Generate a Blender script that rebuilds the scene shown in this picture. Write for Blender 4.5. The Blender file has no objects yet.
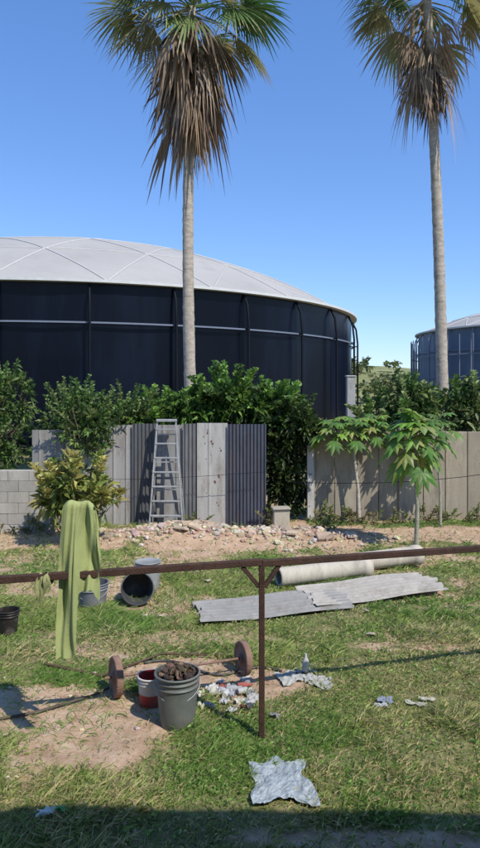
import bpy, math, random
import numpy as np
from mathutils import Vector, Matrix
random.seed(7); rng=np.random.default_rng(11)
scene=bpy.context.scene
R=math.radians
# ------------------------------------------------------------------ noise
TAB=rng.random((256,256))
def vnoise(x,y):
    x=np.asarray(x,float);y=np.asarray(y,float)
    xi=np.floor(x).astype(int);yi=np.floor(y).astype(int)
    fx=x-xi;fy=y-yi
    fx=fx*fx*(3-2*fx);fy=fy*fy*(3-2*fy)
    a=TAB[xi%256,yi%256];b=TAB[(xi+1)%256,yi%256]
    c=TAB[xi%256,(yi+1)%256];d=TAB[(xi+1)%256,(yi+1)%256]
    return (a*(1-fx)+b*fx)*(1-fy)+(c*(1-fx)+d*fx)*fy
def fbm(x,y,s=1.0,o=4):
    t=0;a=.5;n=0
    for i in range(o):
        t=t+a*vnoise(np.asarray(x)*s+17*i,np.asarray(y)*s+31*i);n+=a;a*=.5;s*=2.1
    return t/n
def sm(e0,e1,v):
    t=np.clip((v-e0)/(e1-e0),0,1);return t*t*(3-2*t)
def ell(x,y,cx,cy,rx,ry,rot=0):
    c,s=math.cos(rot),math.sin(rot)
    dx=x-cx;dy=y-cy
    return np.sqrt(((dx*c+dy*s)/rx)**2+((-dx*s+dy*c)/ry)**2)
def dirt_mask(x,y):
    x=np.asarray(x,float);y=np.asarray(y,float)
    w=(fbm(x,y,1.7)-.5)*1.3
    m=0*x
    for (cx,cy,rx,ry,k) in [(-1.45,5.42,.98,.66,1),(-2.3,5.5,.7,.5,1),(.25,6.12,.75,.38,1),(-.45,6.3,.8,.36,1),
                          (.1,11.9,3.0,1.35,1),(2.7,12.4,2.6,.8,.9),(-2.8,11.9,1.8,.9,.85),(1.1,3.95,.9,.12,.7),(-4.6,10,1.2,.6,.5),
                          (-1.9,8.9,1.3,.45,.65),(3.4,8.2,.7,.3,.6),(2.6,10.6,1.3,.5,.6),(-.3,7.2,1.1,.22,.5),(1.9,6.9,.8,.16,.55)]:
        m=np.maximum(m,k*(1-sm(.75,1.12,ell(x,y,cx,cy,rx,ry)+w)))
    p=sm(.49,.66,fbm(x+9,y+4,.9))*.68*sm(6.0,9,y)
    p2=sm(.56,.71,fbm(x+39,y+14,1.3))*.55
    return np.clip(np.maximum(np.maximum(m,p),p2),0,1)
def H(x,y):
    x=np.asarray(x,float);y=np.asarray(y,float)
    near=1-sm(25,60,np.abs(y)+np.abs(x)*.5)
    z=(fbm(x,y,.5)-.5)*.10+(fbm(x+50,y,2.6)-.5)*.05
    z=z+.17*(1-sm(.2,1.1,ell(x,y,.1,12.0,2.6,.85)))+.12*(1-sm(.2,1.2,ell(x,y,-1.5,11.9,1.4,.8)))
    z=z-.02*(1-sm(.5,1.1,ell(x,y,-1.5,5.4,.95,.7)))
    return z*near
def gz(x,y): return float(H(x,y))
# ------------------------------------------------------------------ builder
def new_obj(name,me,mats,loc=(0,0,0)):
    for m in mats: me.materials.append(m)
    o=bpy.data.objects.new(name,me);o.location=loc
    scene.collection.objects.link(o);return o
class MB:
    def __init__(s): s.v=[];s.f=[];s.c=[];s.m=[];s.sm=[]
    def add(s,vs,fs,col=(.5,.5,.5),mat=0,smooth=False):
        b=len(s.v);s.v.extend([tuple(v) for v in vs])
        for f in fs:
            s.f.append(tuple(b+i for i in f));s.c.append(col);s.m.append(mat);s.sm.append(smooth)
    def build(s,name,mats,loc=(0,0,0),parent=None):
        me=bpy.data.meshes.new(name)
        L=Vector(loc)
        me.from_pydata([tuple(Vector(v)-L) for v in s.v],[],s.f)
        me.polygons.foreach_set('material_index',s.m)
        me.polygons.foreach_set('use_smooth',s.sm)
        cnt=np.array([len(f) for f in s.f])
        c=np.array([(x[0],x[1],x[2],1) for x in s.c],dtype=np.float32)
        at=me.color_attributes.new('Col','FLOAT_COLOR','CORNER')
        at.data.foreach_set('color',np.repeat(c,cnt,axis=0).ravel())
        me.update()
        o=new_obj(name,me,mats,loc)
        if parent: o.parent=parent;o.location=L-Vector(parent.location)
        return o
    def box(s,c,size,rz=0,col=(.5,.5,.5),mat=0,bev=0.0,M=None):
        hx,hy,hz=[k/2 for k in size];b=min(bev,hx*.9,hy*.9,hz*.9)
        if M is None: M=Matrix.Rotation(rz,3,'Z')
        c=Vector(c)
        if b<=0:
            vs=[(x,y,z) for z in(-hz,hz) for y in(-hy,hy) for x in(-hx,hx)]
            fs=[(0,2,3,1),(4,5,7,6),(0,1,5,4),(2,6,7,3),(0,4,6,2),(1,3,7,5)]
        else:
            vs=[];idx={}
            for sx in(-1,1):
                for sy in(-1,1):
                    for sz in(-1,1):
                        for ax in range(3):
                            p=[sx*hx,sy*hy,sz*hz]
                            for k in range(3):
                                if k!=ax: p[k]-=(sx,sy,sz)[k]*b
                            idx[(sx,sy,sz,ax)]=len(vs);vs.append(tuple(p))
            fs=[]
            for ax in range(3):
                o1,o2=[k for k in range(3) if k!=ax]
                for sg in(-1,1):
                    q=[]
                    for a,bb in((-1,-1),(1,-1),(1,1),(-1,1)):
                        t=[0,0,0];t[ax]=sg;t[o1]=a;t[o2]=bb;q.append(idx[(*t,ax)])
                    fs.append(tuple(q))
                for a in(-1,1):
                    for bb in(-1,1):
                        t0=[0,0,0];t0[o1]=a;t0[o2]=bb;t1=list(t0);t0[ax]=-1;t1[ax]=1
                        fs.append((idx[(*t0,o1)],idx[(*t1,o1)],idx[(*t1,o2)],idx[(*t0,o2)]))
            for sx in(-1,1):
                for sy in(-1,1):
                    for sz in(-1,1): fs.append(tuple(idx[(sx,sy,sz,k)] for k in range(3)))
        s.add([M@Vector(v)+c for v in vs],fs,col,mat)
    def tube(s,pts,rad,n=8,col=(.5,.5,.5),mat=0,caps=True,smooth=True,jit=0):
        pts=[Vector(p) for p in pts]
        if not hasattr(rad,'__len__'): rad=[rad]*len(pts)
        vs=[];up=Vector((.13,.31,.94))
        t0=(pts[1]-pts[0]).normalized()
        if abs(t0.dot(up))>.9: up=Vector((1,.1,0))
        for i,p in enumerate(pts):
            t=(pts[min(i+1,len(pts)-1)]-pts[max(i-1,0)]).normalized()
            a=t.cross(up).normalized();b=t.cross(a).normalized()
            for k in range(n):
                an=2*math.pi*k/n;r=rad[i]*(1+(random.random()-.5)*jit)
                vs.append(p+a*math.cos(an)*r+b*math.sin(an)*r)
        fs=[]
        for i in range(len(pts)-1):
            for k in range(n):
                k2=(k+1)%n;fs.append((i*n+k,i*n+k2,(i+1)*n+k2,(i+1)*n+k))
        s.add(vs,fs,col,mat,smooth)
        if caps:
            m=len(pts)-1
            s.add(vs[:n],[tuple(range(n))[::-1]],col,mat);s.add(vs[m*n:],[tuple(range(n))],col,mat)
    def lathe(s,prof,M,n=24,col=(.5,.5,.5),mat=0,smooth=True):
        vs=[];
        for r,z in prof:
            for k in range(n):
                a=2*math.pi*k/n;vs.append(M@Vector((r*math.cos(a),r*math.sin(a),z)))
        fs=[]
        for i in range(len(prof)-1):
            for k in range(n):
                k2=(k+1)%n;fs.append((i*n+k,i*n+k2,(i+1)*n+k2,(i+1)*n+k))
        s.add(vs,fs,col,mat,smooth)
# ------------------------------------------------------------------ materials
def make_mat(name,col=(.5,.5,.5),attr=False,rough=.8,metal=0,var=.3,scale=4,stain=None,st_scale=2,st_amt=.5,
             bump=.0,bscale=40,stretch=(1,1,1),transl=0,spec=.3):
    m=bpy.data.materials.new(name);m.use_nodes=True
    nt=m.node_tree;N=nt.nodes;Lk=nt.links
    b=N['Principled BSDF'];out=N['Material Output']
    tc=N.new('ShaderNodeTexCoord');mp=N.new('ShaderNodeMapping');mp.inputs['Scale'].default_value=stretch
    Lk.new(tc.outputs['Object'],mp.inputs[0])
    no=N.new('ShaderNodeTexNoise');no.inputs['Scale'].default_value=scale;no.inputs['Detail'].default_value=5
    no.inputs['Roughness'].default_value=.65
    Lk.new(mp.outputs[0],no.inputs['Vector'])
    mr=N.new('ShaderNodeMapRange');mr.inputs[1].default_value=.25;mr.inputs[2].default_value=.75
    mr.inputs[3].default_value=1-var;mr.inputs[4].default_value=1+var
    Lk.new(no.outputs[0],mr.inputs[0])
    if attr:
        a=N.new('ShaderNodeAttribute');a.attribute_name='Col';src=a.outputs['Color']
    else:
        a=N.new('ShaderNodeRGB');a.outputs[0].default_value=(*col,1);src=a.outputs[0]
    if var>0:
        vm=N.new('ShaderNodeVectorMath');vm.operation='SCALE'
        Lk.new(src,vm.inputs[0]);Lk.new(mr.outputs[0],vm.inputs['Scale']);cur=vm.outputs[0]
    else: cur=src
    if stain:
        n2=N.new('ShaderNodeTexNoise');n2.inputs['Scale'].default_value=st_scale;n2.inputs['Detail'].default_value=8
        n2.inputs['Roughness'].default_value=.7
        Lk.new(mp.outputs[0],n2.inputs['Vector'])
        r2=N.new('ShaderNodeMapRange');r2.inputs[1].default_value=.5;r2.inputs[2].default_value=.68;r2.inputs[4].default_value=st_amt
        Lk.new(n2.outputs[0],r2.inputs[0])
        mx=N.new('ShaderNodeMix');mx.data_type='RGBA';mx.inputs['B'].default_value=(*stain,1)
        Lk.new(r2.outputs[0],mx.inputs[0]);Lk.new(cur,mx.inputs['A']);cur=mx.outputs['Result']
    Lk.new(cur,b.inputs['Base Color'])
    b.inputs['Roughness'].default_value=rough;b.inputs['Metallic'].default_value=metal
    b.inputs['Specular IOR Level'].default_value=spec
    if bump:
        n3=N.new('ShaderNodeTexNoise');n3.inputs['Scale'].default_value=bscale;n3.inputs['Detail'].default_value=5
        Lk.new(tc.outputs['Object'],n3.inputs['Vector'])
        bp=N.new('ShaderNodeBump');bp.inputs['Strength'].default_value=bump;bp.inputs['Distance'].default_value=.02
        Lk.new(n3.outputs[0],bp.inputs['Height']);Lk.new(bp.outputs[0],b.inputs['Normal'])
    if transl:
        t=N.new('ShaderNodeBsdfTranslucent');Lk.new(cur,t.inputs[0])
        ms=N.new('ShaderNodeMixShader');ms.inputs[0].default_value=transl
        Lk.new(b.outputs[0],ms.inputs[1]);Lk.new(t.outputs[0],ms.inputs[2]);Lk.new(ms.outputs[0],out.inputs[0])
    return m
M_leaf=make_mat('leaf',attr=True,rough=.5,var=0,transl=.35,spec=.4)
M_grass=make_mat('grass_blade',attr=True,rough=.7,var=0,transl=.35,spec=.2)
M_dry=make_mat('dry_frond',attr=True,rough=.85,var=.3,scale=3,transl=.15)
M_bark=make_mat('bark',attr=True,rough=.9,var=.3,scale=6,stain=(.10,.085,.07),st_scale=5,st_amt=.5,bump=.6,bscale=30,stretch=(1,1,2.5))
M_conc=make_mat('concrete',attr=True,rough=.9,var=.25,scale=1.5,stain=(.11,.10,.08),st_scale=1.6,st_amt=.6,bump=.3,bscale=50,stretch=(1.8,1,.5))
M_paintp=make_mat('weathered_panel',attr=True,rough=.75,var=.18,scale=2,stain=(.15,.10,.07),st_scale=3,st_amt=.6,bump=.15,bscale=40,stretch=(2,1,.5))
M_galv=make_mat('galvanised',attr=True,rough=.6,metal=.1,var=.3,scale=3,stain=(.13,.08,.055),st_scale=2.6,st_amt=.4,bump=.1,stretch=(2,1,.5))
M_rust=make_mat('rust',(.062,.032,.022),rough=.8,var=.5,scale=14,stain=(.025,.018,.016),st_scale=7,st_amt=.7,bump=.5,bscale=90)
M_plastic=make_mat('plastic',attr=True,rough=.5,var=.2,scale=8,stain=(.18,.15,.12),st_scale=6,st_amt=.75,bump=.05)
M_alu=make_mat('aluminium',(.38,.385,.38),rough=.55,metal=.4,var=.25,scale=9,stain=(.22,.2,.17),st_scale=6,st_amt=.5)
M_rock=make_mat('rock',attr=True,rough=.95,var=.3,scale=9,bump=.6,bscale=60)
M_paper=make_mat('scrap',attr=True,rough=.8,var=.15,scale=9,stain=(.2,.17,.13),st_scale=8,st_amt=.6)
M_cloth=make_mat('cloth',(.41,.46,.19),rough=.95,var=.12,scale=5,stain=(.31,.33,.12),st_scale=4,st_amt=.5,transl=.2,bump=.4,bscale=160)
# ------------------------------------------------------------------ ground
def axis(lo,hi,st,far):
    a=list(np.arange(lo,hi+1e-6,st));d=st;x=hi
    while x<far: d*=1.35;x+=d;a.append(x)
    d=st;x=lo;pre=[]
    while x>-far: d*=1.35;x-=d;pre.append(x)
    return np.array(pre[::-1]+a)
xs=axis(-6,7,.08,900);ys=axis(2.5,14,.08,900)
X,Y=np.meshgrid(xs,ys);Z=H(X,Y)
nx,ny=len(xs),len(ys)
me=bpy.data.meshes.new('ground')
ii=(np.arange(ny-1)[:,None]*nx+np.arange(nx-1)[None,:]).ravel()
F=np.stack([ii,ii+1,ii+nx+1,ii+nx],1)
me.from_pydata(np.stack([X,Y,Z],-1).reshape(-1,3).tolist(),[],F.tolist())
at=me.attributes.new('dirt','FLOAT','POINT');at.data.foreach_set('value',dirt_mask(X,Y).ravel().astype(np.float32))
me.polygons.foreach_set('use_smooth',[True]*len(me.polygons));me.update()
g=bpy.data.materials.new('ground_soil_grass');g.use_nodes=True;nt=g.node_tree;N=nt.nodes;Lk=nt.links;b=N['Principled BSDF']
tc=N.new('ShaderNodeTexCoord')
def nz(sc,det=8,ro=.65):
    n=N.new('ShaderNodeTexNoise');n.inputs['Scale'].default_value=sc;n.inputs['Detail'].default_value=det;n.inputs['Roughness'].default_value=ro
    Lk.new(tc.outputs['Object'],n.inputs['Vector']);return n.outputs[0]
def ramp(src,stops):
    r=N.new('ShaderNodeValToRGB');e=r.color_ramp.elements
    e[0].position,e[0].color=stops[0][0],(*stops[0][1],1);e[1].position,e[1].color=stops[-1][0],(*stops[-1][1],1)
    for p,c in stops[1:-1]:
        k=e.new(p);k.color=(*c,1)
    Lk.new(src,r.inputs[0]);return r.outputs[0]
soil=ramp(nz(5),[(.3,(.31,.20,.13)),(.5,(.45,.31,.205)),(.7,(.55,.42,.30))])
gr=ramp(nz(9),[(.3,(.10,.12,.04)),(.5,(.18,.175,.07)),(.72,(.30,.25,.14))])
da=N.new('ShaderNodeAttribute');da.attribute_name='dirt'
ad=N.new('ShaderNodeMath');ad.operation='MULTIPLY_ADD';ad.inputs[1].default_value=.8;ad.inputs[2].default_value=-.40
Lk.new(nz(14,6),ad.inputs[0])
ad2=N.new('ShaderNodeMath');ad2.operation='ADD';Lk.new(da.outputs['Fac'],ad2.inputs[0]);Lk.new(ad.outputs[0],ad2.inputs[1])
mr=N.new('ShaderNodeMapRange');mr.inputs[1].default_value=.22;mr.inputs[2].default_value=.6;Lk.new(ad2.outputs[0],mr.inputs[0])
mx=N.new('ShaderNodeMix');mx.data_type='RGBA';Lk.new(mr.outputs[0],mx.inputs[0]);Lk.new(gr,mx.inputs['A']);Lk.new(soil,mx.inputs['B'])
Lk.new(mx.outputs['Result'],b.inputs['Base Color']);b.inputs['Roughness'].default_value=.95;b.inputs['Specular IOR Level'].default_value=.15
bp=N.new('ShaderNodeBump');bp.inputs['Strength'].default_value=.8;bp.inputs['Distance'].default_value=.03
Lk.new(nz(28),bp.inputs['Height']);Lk.new(bp.outputs[0],b.inputs['Normal'])
new_obj('ground',me,[g])
# ------------------------------------------------------------------ leaves (vectorised)
def fast_mesh(name,V,F,C,mats,k,loc=(0,0,0)):
    me=bpy.data.meshes.new(name)
    me.vertices.add(len(V));me.vertices.foreach_set('co',(V-np.array(loc)).astype(np.float32).ravel())
    me.loops.add(F.size);me.loops.foreach_set('vertex_index',F.astype(np.int32).ravel())
    me.polygons.add(len(F));me.polygons.foreach_set('loop_start',(np.arange(len(F))*k).astype(np.int32))
    me.update(calc_edges=True)
    at=me.color_attributes.new('Col','FLOAT_COLOR','CORNER')
    c4=np.concatenate([C,np.ones((len(C),1))],1).astype(np.float32)
    at.data.foreach_set('color',np.repeat(c4,k,axis=0).ravel());me.validate()
    return new_obj(name,me,mats,loc)
def norm(a): return a/np.maximum(np.linalg.norm(a,axis=1,keepdims=True),1e-6)
def leaves(P,D,L,W,fold=.25,droop=.2):
    n=len(P);D=norm(D);rv=rng.normal(size=(n,3));S=norm(np.cross(D,rv+np.array([0,0,.01])))
    Nn=np.cross(S,D);Nn*=np.sign(Nn[:,2:3]+1e-9)
    L=L[:,None];W=W[:,None]
    base=P;tip=P+D*L-np.array([0,0,1])*L*droop
    a=P+D*L*.45+S*W*.5+Nn*W*fold;b=P+D*L*.45-S*W*.5+Nn*W*fold
    V=np.stack([base,a,tip,b],1).reshape(-1,3)
    i=np.arange(n)[:,None]*4
    F=np.concatenate([i+np.array([[0,1,2]]),i+np.array([[0,2,3]])],1).reshape(-1,3)
    return V,F
def bush(name,blobs,nclump,per,L,W,cols,loc,stems=None,outward=.8,mat=None,shoots=0,slen=.45):
    V=[];F=[];C=[];off=0
    bl=np.array(blobs);w=(bl[:,3]*bl[:,4]*bl[:,5])**.66;w/=w.sum()
    ctr=[];tw=MB()
    for b_ in range(nclump):
        q=bl[rng.choice(len(bl),p=w)]
        d=rng.normal(size=3);d/=np.linalg.norm(d);r=rng.random()**.4*(1+.16*rng.normal())
        c=q[:3]+d*q[3:]*r
        if c[2]<gz(c[0],c[1])+.03: continue
        m=max(3,int(per*(.4+1.1*rng.random())))
        cr=L*(1.0+.8*rng.random())
        dd=norm(rng.normal(size=(m,3)))
        P=c+dd*cr*.35*rng.random((m,1))
        D=dd+d*outward*.6+np.array([0,0,.25])
        Ls=L*(.5+.9*rng.random(m));Ws=W*(.6+.7*rng.random(m))
        v,f=leaves(P,D,Ls,Ws);V.append(v);F.append(f+off);off+=len(v)
        base=np.array(cols[rng.integers(len(cols))])*(.6+.8*rng.random())
        cc=base*(.7+.6*rng.random((m,1)));C.append(np.repeat(cc,2,axis=0))
        ctr.append((c,q))
    for b_ in range(shoots):
        q=bl[rng.choice(len(bl),p=w)]
        d=rng.normal(size=3);d[2]=abs(d[2])*1.3;d/=np.linalg.norm(d)
        c=q[:3]+d*q[3:]*.8
        if c[2]<gz(c[0],c[1])+.05: continue
        dr=d*np.array([.6,.5,1.0])+np.array([0,0,.35])+rng.normal(size=3)*.15;dr/=np.linalg.norm(dr)
        ln=slen*(.4+.9*rng.random());m=int(8+14*ln/slen)
        t=np.linspace(.1,1,m)[:,None];P=c+dr*ln*t+np.array([0,0,-.15])*ln*t*t
        az=np.arange(m)*2.4;sd_=np.stack([np.cos(az),np.sin(az),.3+0*az],1)
        v,f=leaves(P,sd_+dr*.7,L*(.9-.3*t[:,0])*(.7+.5*rng.random(m)),W*(.8+.4*rng.random(m)));V.append(v);F.append(f+off);off+=len(v)
        base=np.array(cols[rng.integers(len(cols))])*(1.0+.5*rng.random())
        C.append(np.repeat(base*(.8+.4*rng.random((m,1))),2,axis=0))
        tw.tube([c-dr*.1,c+dr*ln*.5,P[-1]],[.007,.005,.002],4,(.13,.12,.06),0,False)
    o=fast_mesh(name,np.concatenate(V),np.concatenate(F),np.concatenate(C),[mat or M_leaf],3,loc)
    for c,q in ctr[::4]:
        st=(q[0]+(c[0]-q[0])*.2,q[1]+(c[1]-q[1])*.2,max(q[2]-q[5]*.9,gz(q[0],q[1])-.02))
        mid=(np.array(st)+c)/2+rng.normal(size=3)*.05
        tw.tube([st,mid,c],[.012,.009,.004],5,(.14,.11,.08),0,False)
    for s_ in (stems or []): tw.tube(s_[0],s_[1],7,(.20,.16,.12),0,False)
    t=tw.build('stems',[M_bark],loc);t.parent=o;t.location=(0,0,0)
    return o
G1=[(.085,.155,.035),(.11,.19,.045),(.06,.11,.028),(.15,.20,.06)]
GD=[(.045,.075,.02),(.035,.06,.018),(.09,.13,.035)]
GY=[(.30,.31,.085),(.19,.24,.055),(.36,.32,.10),(.12,.17,.045)]
bush('shrub',[(-5.3,14.6,2.35,.75,.5,.8),(-6.6,14.6,1.9,1,.5,.9),(-5.2,13.6,1.45,.8,.4,.45)],400,14,.14,.06,G1,(-5.3,14.6,0),shoots=70)
bush('shrub',[(-3.05,13.0,1.95,.55,.25,.55),(-3.5,13.7,2.05,.6,.35,.5),(-2.4,13.7,2.1,.6,.3,.35)],240,13,.13,.05,G1,(-3.1,13.6,0),
     stems=[([(-3.1,13.6,0),(-3.1,13.6,1.5),(-3.05,13.3,2.1)],[.04,.03,.02]),([(-3.1,13.5,1.5),(-3.3,13.05,1.9),(-3.45,12.95,2.4)],[.02,.015,.01])],shoots=80,slen=.55)
bush('shrub',[(-.2,14.1,2.4,.75,.45,.5),(-.95,14.1,2.25,.5,.4,.4),(.75,14.0,2.2,.6,.45,.45),(-1.9,14.1,2.05,.8,.35,.3)],370,16,.20,.095,
     [(.13,.24,.045),(.18,.30,.06),(.09,.17,.035),(.06,.11,.028)],(0,14.1,0),
     stems=[([(-.2,14.1,0),(-.2,14.1,2)],[.05,.03]),([(.6,14,0),(.7,14,1.8)],[.05,.03])],shoots=80,slen=.5)
bush('shrub',[(1.02,13.95,.8,.5,.35,.85),(1.05,13.85,1.7,.5,.4,.65),(1.3,13.65,2.0,.3,.3,.28)],310,14,.16,.065,GD,(1.0,13.8,0),shoots=40)
bush('shrub',[(4.0,15.4,2.2,.7,.4,.5),(5.2,15.4,2.25,.9,.4,.6),(6.6,15.4,2.3,1,.4,.6),(3.2,15.6,1.9,.6,.4,.35),(8.2,15.4,2.3,1,.4,.7)],430,14,.21,.085,
     G1+[(.21,.26,.10)],(5,15.4,0),shoots=110,slen=.5)
bush('croton_shrub',[(-2.85,11.4,1.1,.62,.5,.36),(-3.2,11.4,.8,.35,.4,.25),(-2.5,11.3,.8,.35,.4,.25)],110,12,.21,.075,GY,(-2.85,11.4,0),
     stems=[([(-2.85,11.4,0),(-2.9,11.4,.5),(-3.1,11.4,1)],[.03,.025,.01]),([(-2.82,11.4,0),(-2.7,11.35,.5),(-2.5,11.3,1)],[.03,.02,.01]),([(-2.85,11.42,0),(-2.8,11.45,.6),(-2.85,11.4,1.2)],[.03,.02,.01])],shoots=26,slen=.35)
bush('weeds',[(x,13.25+.2*random.random(),.06,.28,.14,.12+.14*random.random()) for x in np.arange(1.7,6,.5)]+
     [(x,12.2+.2*random.random(),.05,.3,.15,.15) for x in np.arange(-6,-3.2,.5)]+[(-1.0,12.9,.05,.4,.12,.1),(0.7,13.1,.1,.3,.15,.2),(1.6,12.6,.08,.3,.2,.15)],
     300,12,.09,.03,[(.14,.19,.05),(.18,.20,.07),(.22,.19,.09)],(0,13,0),shoots=60,slen=.25)
# ------------------------------------------------------------------ palmate (papaya) leaf trees
def palm_leaf(mb,c,d,r,col,droop=.5,wd=.17):
    d=Vector(d).normalized();s=d.cross(Vector((0,0,1)))
    s=s.normalized() if s.length>.05 else Vector((1,0,0))
    n=s.cross(d).normalized();c=Vector(c);lob=8
    for i in range(lob):
        a=R(-140+280*i/(lob-1));l=r*(1-.28*abs(math.sin(a*.5)))*random.uniform(.8,1.1)
        u=d*math.cos(a)+s*math.sin(a);v=u.cross(n)
        w=wd*r
        p0=c+u*l*.3;p1=c+u*l*.6-Vector((0,0,droop*l*.18));p2=c+u*l-Vector((0,0,droop*l*.6))
        cc=tuple(k*random.uniform(.8,1.2) for k in col)
        mb.add([c,p0+v*w*.8-n*.012,p1+v*w-n*.015,p2,p1-v*w-n*.015,p0-v*w*.8-n*.012,p1+n*.008],[(0,1,6),(1,2,6),(2,3,6),(3,4,6),(4,5,6),(5,0,6)],cc,0)
def papaya(name,base,top,nl,pet,r,cols,elev=(-45,70),trunk_r=.035,extra=[],tc=(.30,.29,.22)):
    mb=MB();b=Vector(base);t=Vector(top)
    heads=[t]+[Vector(e) for e in extra]
    pts=[b,b.lerp(t,.35)+Vector((.02,0,0)),b.lerp(t,.7)+Vector((-.015,0,0)),t]
    mb.tube(pts,[trunk_r*1.3,trunk_r,trunk_r*.9,trunk_r*.7],8,tc,1,jit=.1)
    for e in heads[1:]: mb.tube([b.lerp(t,.75),(b.lerp(t,.75)+e)/2+Vector((0,0,-.05)),e],[trunk_r*.7,trunk_r*.5,trunk_r*.4],6,(.3,.27,.2),1)
    for h in heads:
        for i in range(nl):
            az=i*2.4+random.uniform(-.3,.3);el=R(elev[0]+(elev[1]-elev[0])*((i+.5)/nl)**.8)
            d=Vector((math.cos(az)*math.cos(el),math.sin(az)*math.cos(el),math.sin(el)))
            L=pet*random.uniform(.6,1.15)*(1-.2*max(0,math.sin(el)))
            st=h-Vector((0,0,.22*(1-(i/nl))))
            mid=st+d*L*.55;en=st+d*L-Vector((0,0,L*.15))
            mb.tube([st,mid,en],[.008,.007,.005],4,(.2,.25,.09),0,False)
            dd=Vector((d.x,d.y,d.z*.8-.6))
            palm_leaf(mb,en,dd,r*random.uniform(.75,1.2),cols[i%len(cols)],.75)
    return mb.build(name,[M_leaf,M_bark],base)
PG=[(.15,.28,.045),(.20,.34,.06),(.10,.20,.04),(.27,.34,.09)]
papaya('papaya_tree',(3.02,11.3,gz(3.02,11.3)-.03),(3.02,11.32,1.98),34,.46,.32,PG,elev=(-60,80))
papaya('papaya_tree',(2.42,13.40,0),(2.3,13.40,1.95),15,.36,.25,PG,extra=[(1.85,13.35,1.95),(2.75,13.45,2.0)],elev=(-30,70),tc=(.42,.38,.31))
papaya('papaya_tree',(3.95,13.0,0),(3.9,13.05,2.05),15,.36,.24,[(.10,.18,.04),(.14,.22,.06)],trunk_r=.025,extra=[(3.45,13.2,2.0)])
# ------------------------------------------------------------------ fan palms
def frond(mb,base,az,el,pet,fr,nseg,spread,droop,col,tipcol=None,matl=0,sag=.25,rip=0):
    d=Vector((math.cos(az)*math.cos(el),math.sin(az)*math.cos(el),math.sin(el)))
    s=Vector((-math.sin(az),math.cos(az),0));base=Vector(base)
    mid=base+d*pet*.55;hub=base+d*pet-Vector((0,0,sag*pet*.5))
    mb.tube([base,mid,hub],[.028,.02,.012],4,tuple(k*1.2 for k in col),matl,False)
    d=(hub-mid).normalized();n=s.cross(d).normalized()
    roll=random.uniform(-.7,.7);s2=(s*math.cos(roll)+n*math.sin(roll));n=s2.cross(d).normalized()
    for i in range(nseg):
        if random.random()<rip: continue
        a=-spread+2*spread*(i+.5)/nseg
        u=d*math.cos(a)+s2*math.sin(a);v=u.cross(n).normalized()
        L=fr*(.72+.28*math.cos(a*.7))*random.uniform(.85,1.08)
        w=L*.5*(2*spread/nseg)*.55
        tc_=tipcol or col;pr=[]
        dr=droop*random.uniform(.6,1.6)
        for t,ww in((.02,.05),(.3,.6),(.55,1),(.8,.5),(1,.04)):
            p=hub+u*L*t+Vector((0,0,-dr*L*(t**2.2)))
            pr.append((p+v*w*ww+n*w*.5*ww,p-v*w*ww-n*w*.2*ww))
        vs=[q for pq in pr for q in pq]
        k=random.uniform(.75,1.25)
        for j in range(4):
            cc=col if j<3 else tc_
            mb.add(vs[j*2:j*2+4],[(0,1,3,2)],tuple(x*k for x in cc),matl)
def fan_palm(name,base,crown,tr,ngreen,ndead,skirt,fr,seed,bend=(0,0),specials=[]):
    random.seed(seed);mb=MB();b=Vector(base);c=Vector(crown)
    n=90;pts=[];rad=[]
    for i in range(n+1):
        t=i/n;p=b.lerp(c,t)+Vector((bend[0]*math.sin(t*math.pi),bend[1]*math.sin(t*math.pi),0))
        pts.append(p);rad.append(tr*(1.2-.35*t)*(1+.05*(i%2))*(1+.35*math.exp(-t*22))*random.uniform(.97,1.03))
    mb.tube(pts,rad,14,(.40,.345,.28),1,jit=.07)
    for i in range(ngreen):
        az=i*2.399+random.uniform(-.25,.25);f=(i+.5)/ngreen;el=R(-26+97*f+random.uniform(-8,8))
        col=(.10,.17,.05) if random.random()<.5 else (.15,.21,.065)
        if f<.4 and random.random()<.65: col=random.choice([(.31,.28,.11),(.25,.25,.09),(.35,.29,.14)])
        frond(mb,c+Vector((0,0,f*.4-.2)),az,el,random.uniform(.9,1.5),fr*random.uniform(.8,1.15),32,R(100),.38,col,(.31,.27,.14),0,.3,.05)
    for (az,el,pet,fr_,col) in specials:
        frond(mb,c,az,el,pet,fr_,38,R(98),.35,col,tuple(k*1.2 for k in col),0,.2)
    for i in range(ndead):
        t=random.random();az=random.uniform(0,6.283)
        k=c-Vector((0,0,.1+t*skirt[0]))
        el=R(random.uniform(-82,-25) if t<.5 else random.uniform(-87,-50))
        col=random.choice([(.31,.215,.135),(.20,.14,.095),(.38,.28,.18),(.14,.10,.075),(.34,.26,.19)])
        frond(mb,k,az,el,random.uniform(.4,1.15)*skirt[1],random.uniform(.5,1.05)*skirt[1],15,R(random.uniform(30,85)),.9,col,col,2,.15,.35)
    return mb.build(name,[M_leaf,M_bark,M_dry],base)
fan_palm('palm_tree',(-1.16,16.5,0),(-1.2,16.5,12.25),.132,28,80,(1.6,1.12),1.15,3,(-.12,0),
   [(R(-6),R(4),1.35,1.25,(.07,.15,.045)),(R(-20),R(-8),1.0,1.05,(.09,.16,.05)),(R(188),R(0),1.5,1.2,(.25,.26,.09)),(R(200),R(-22),1.3,1.1,(.34,.29,.13)),(R(170),R(10),1.7,1.2,(.22,.25,.08)),(R(215),R(-35),1.2,1.0,(.31,.27,.12)),(R(240),R(-15),1.0,1.1,(.28,.27,.10))])
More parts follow.
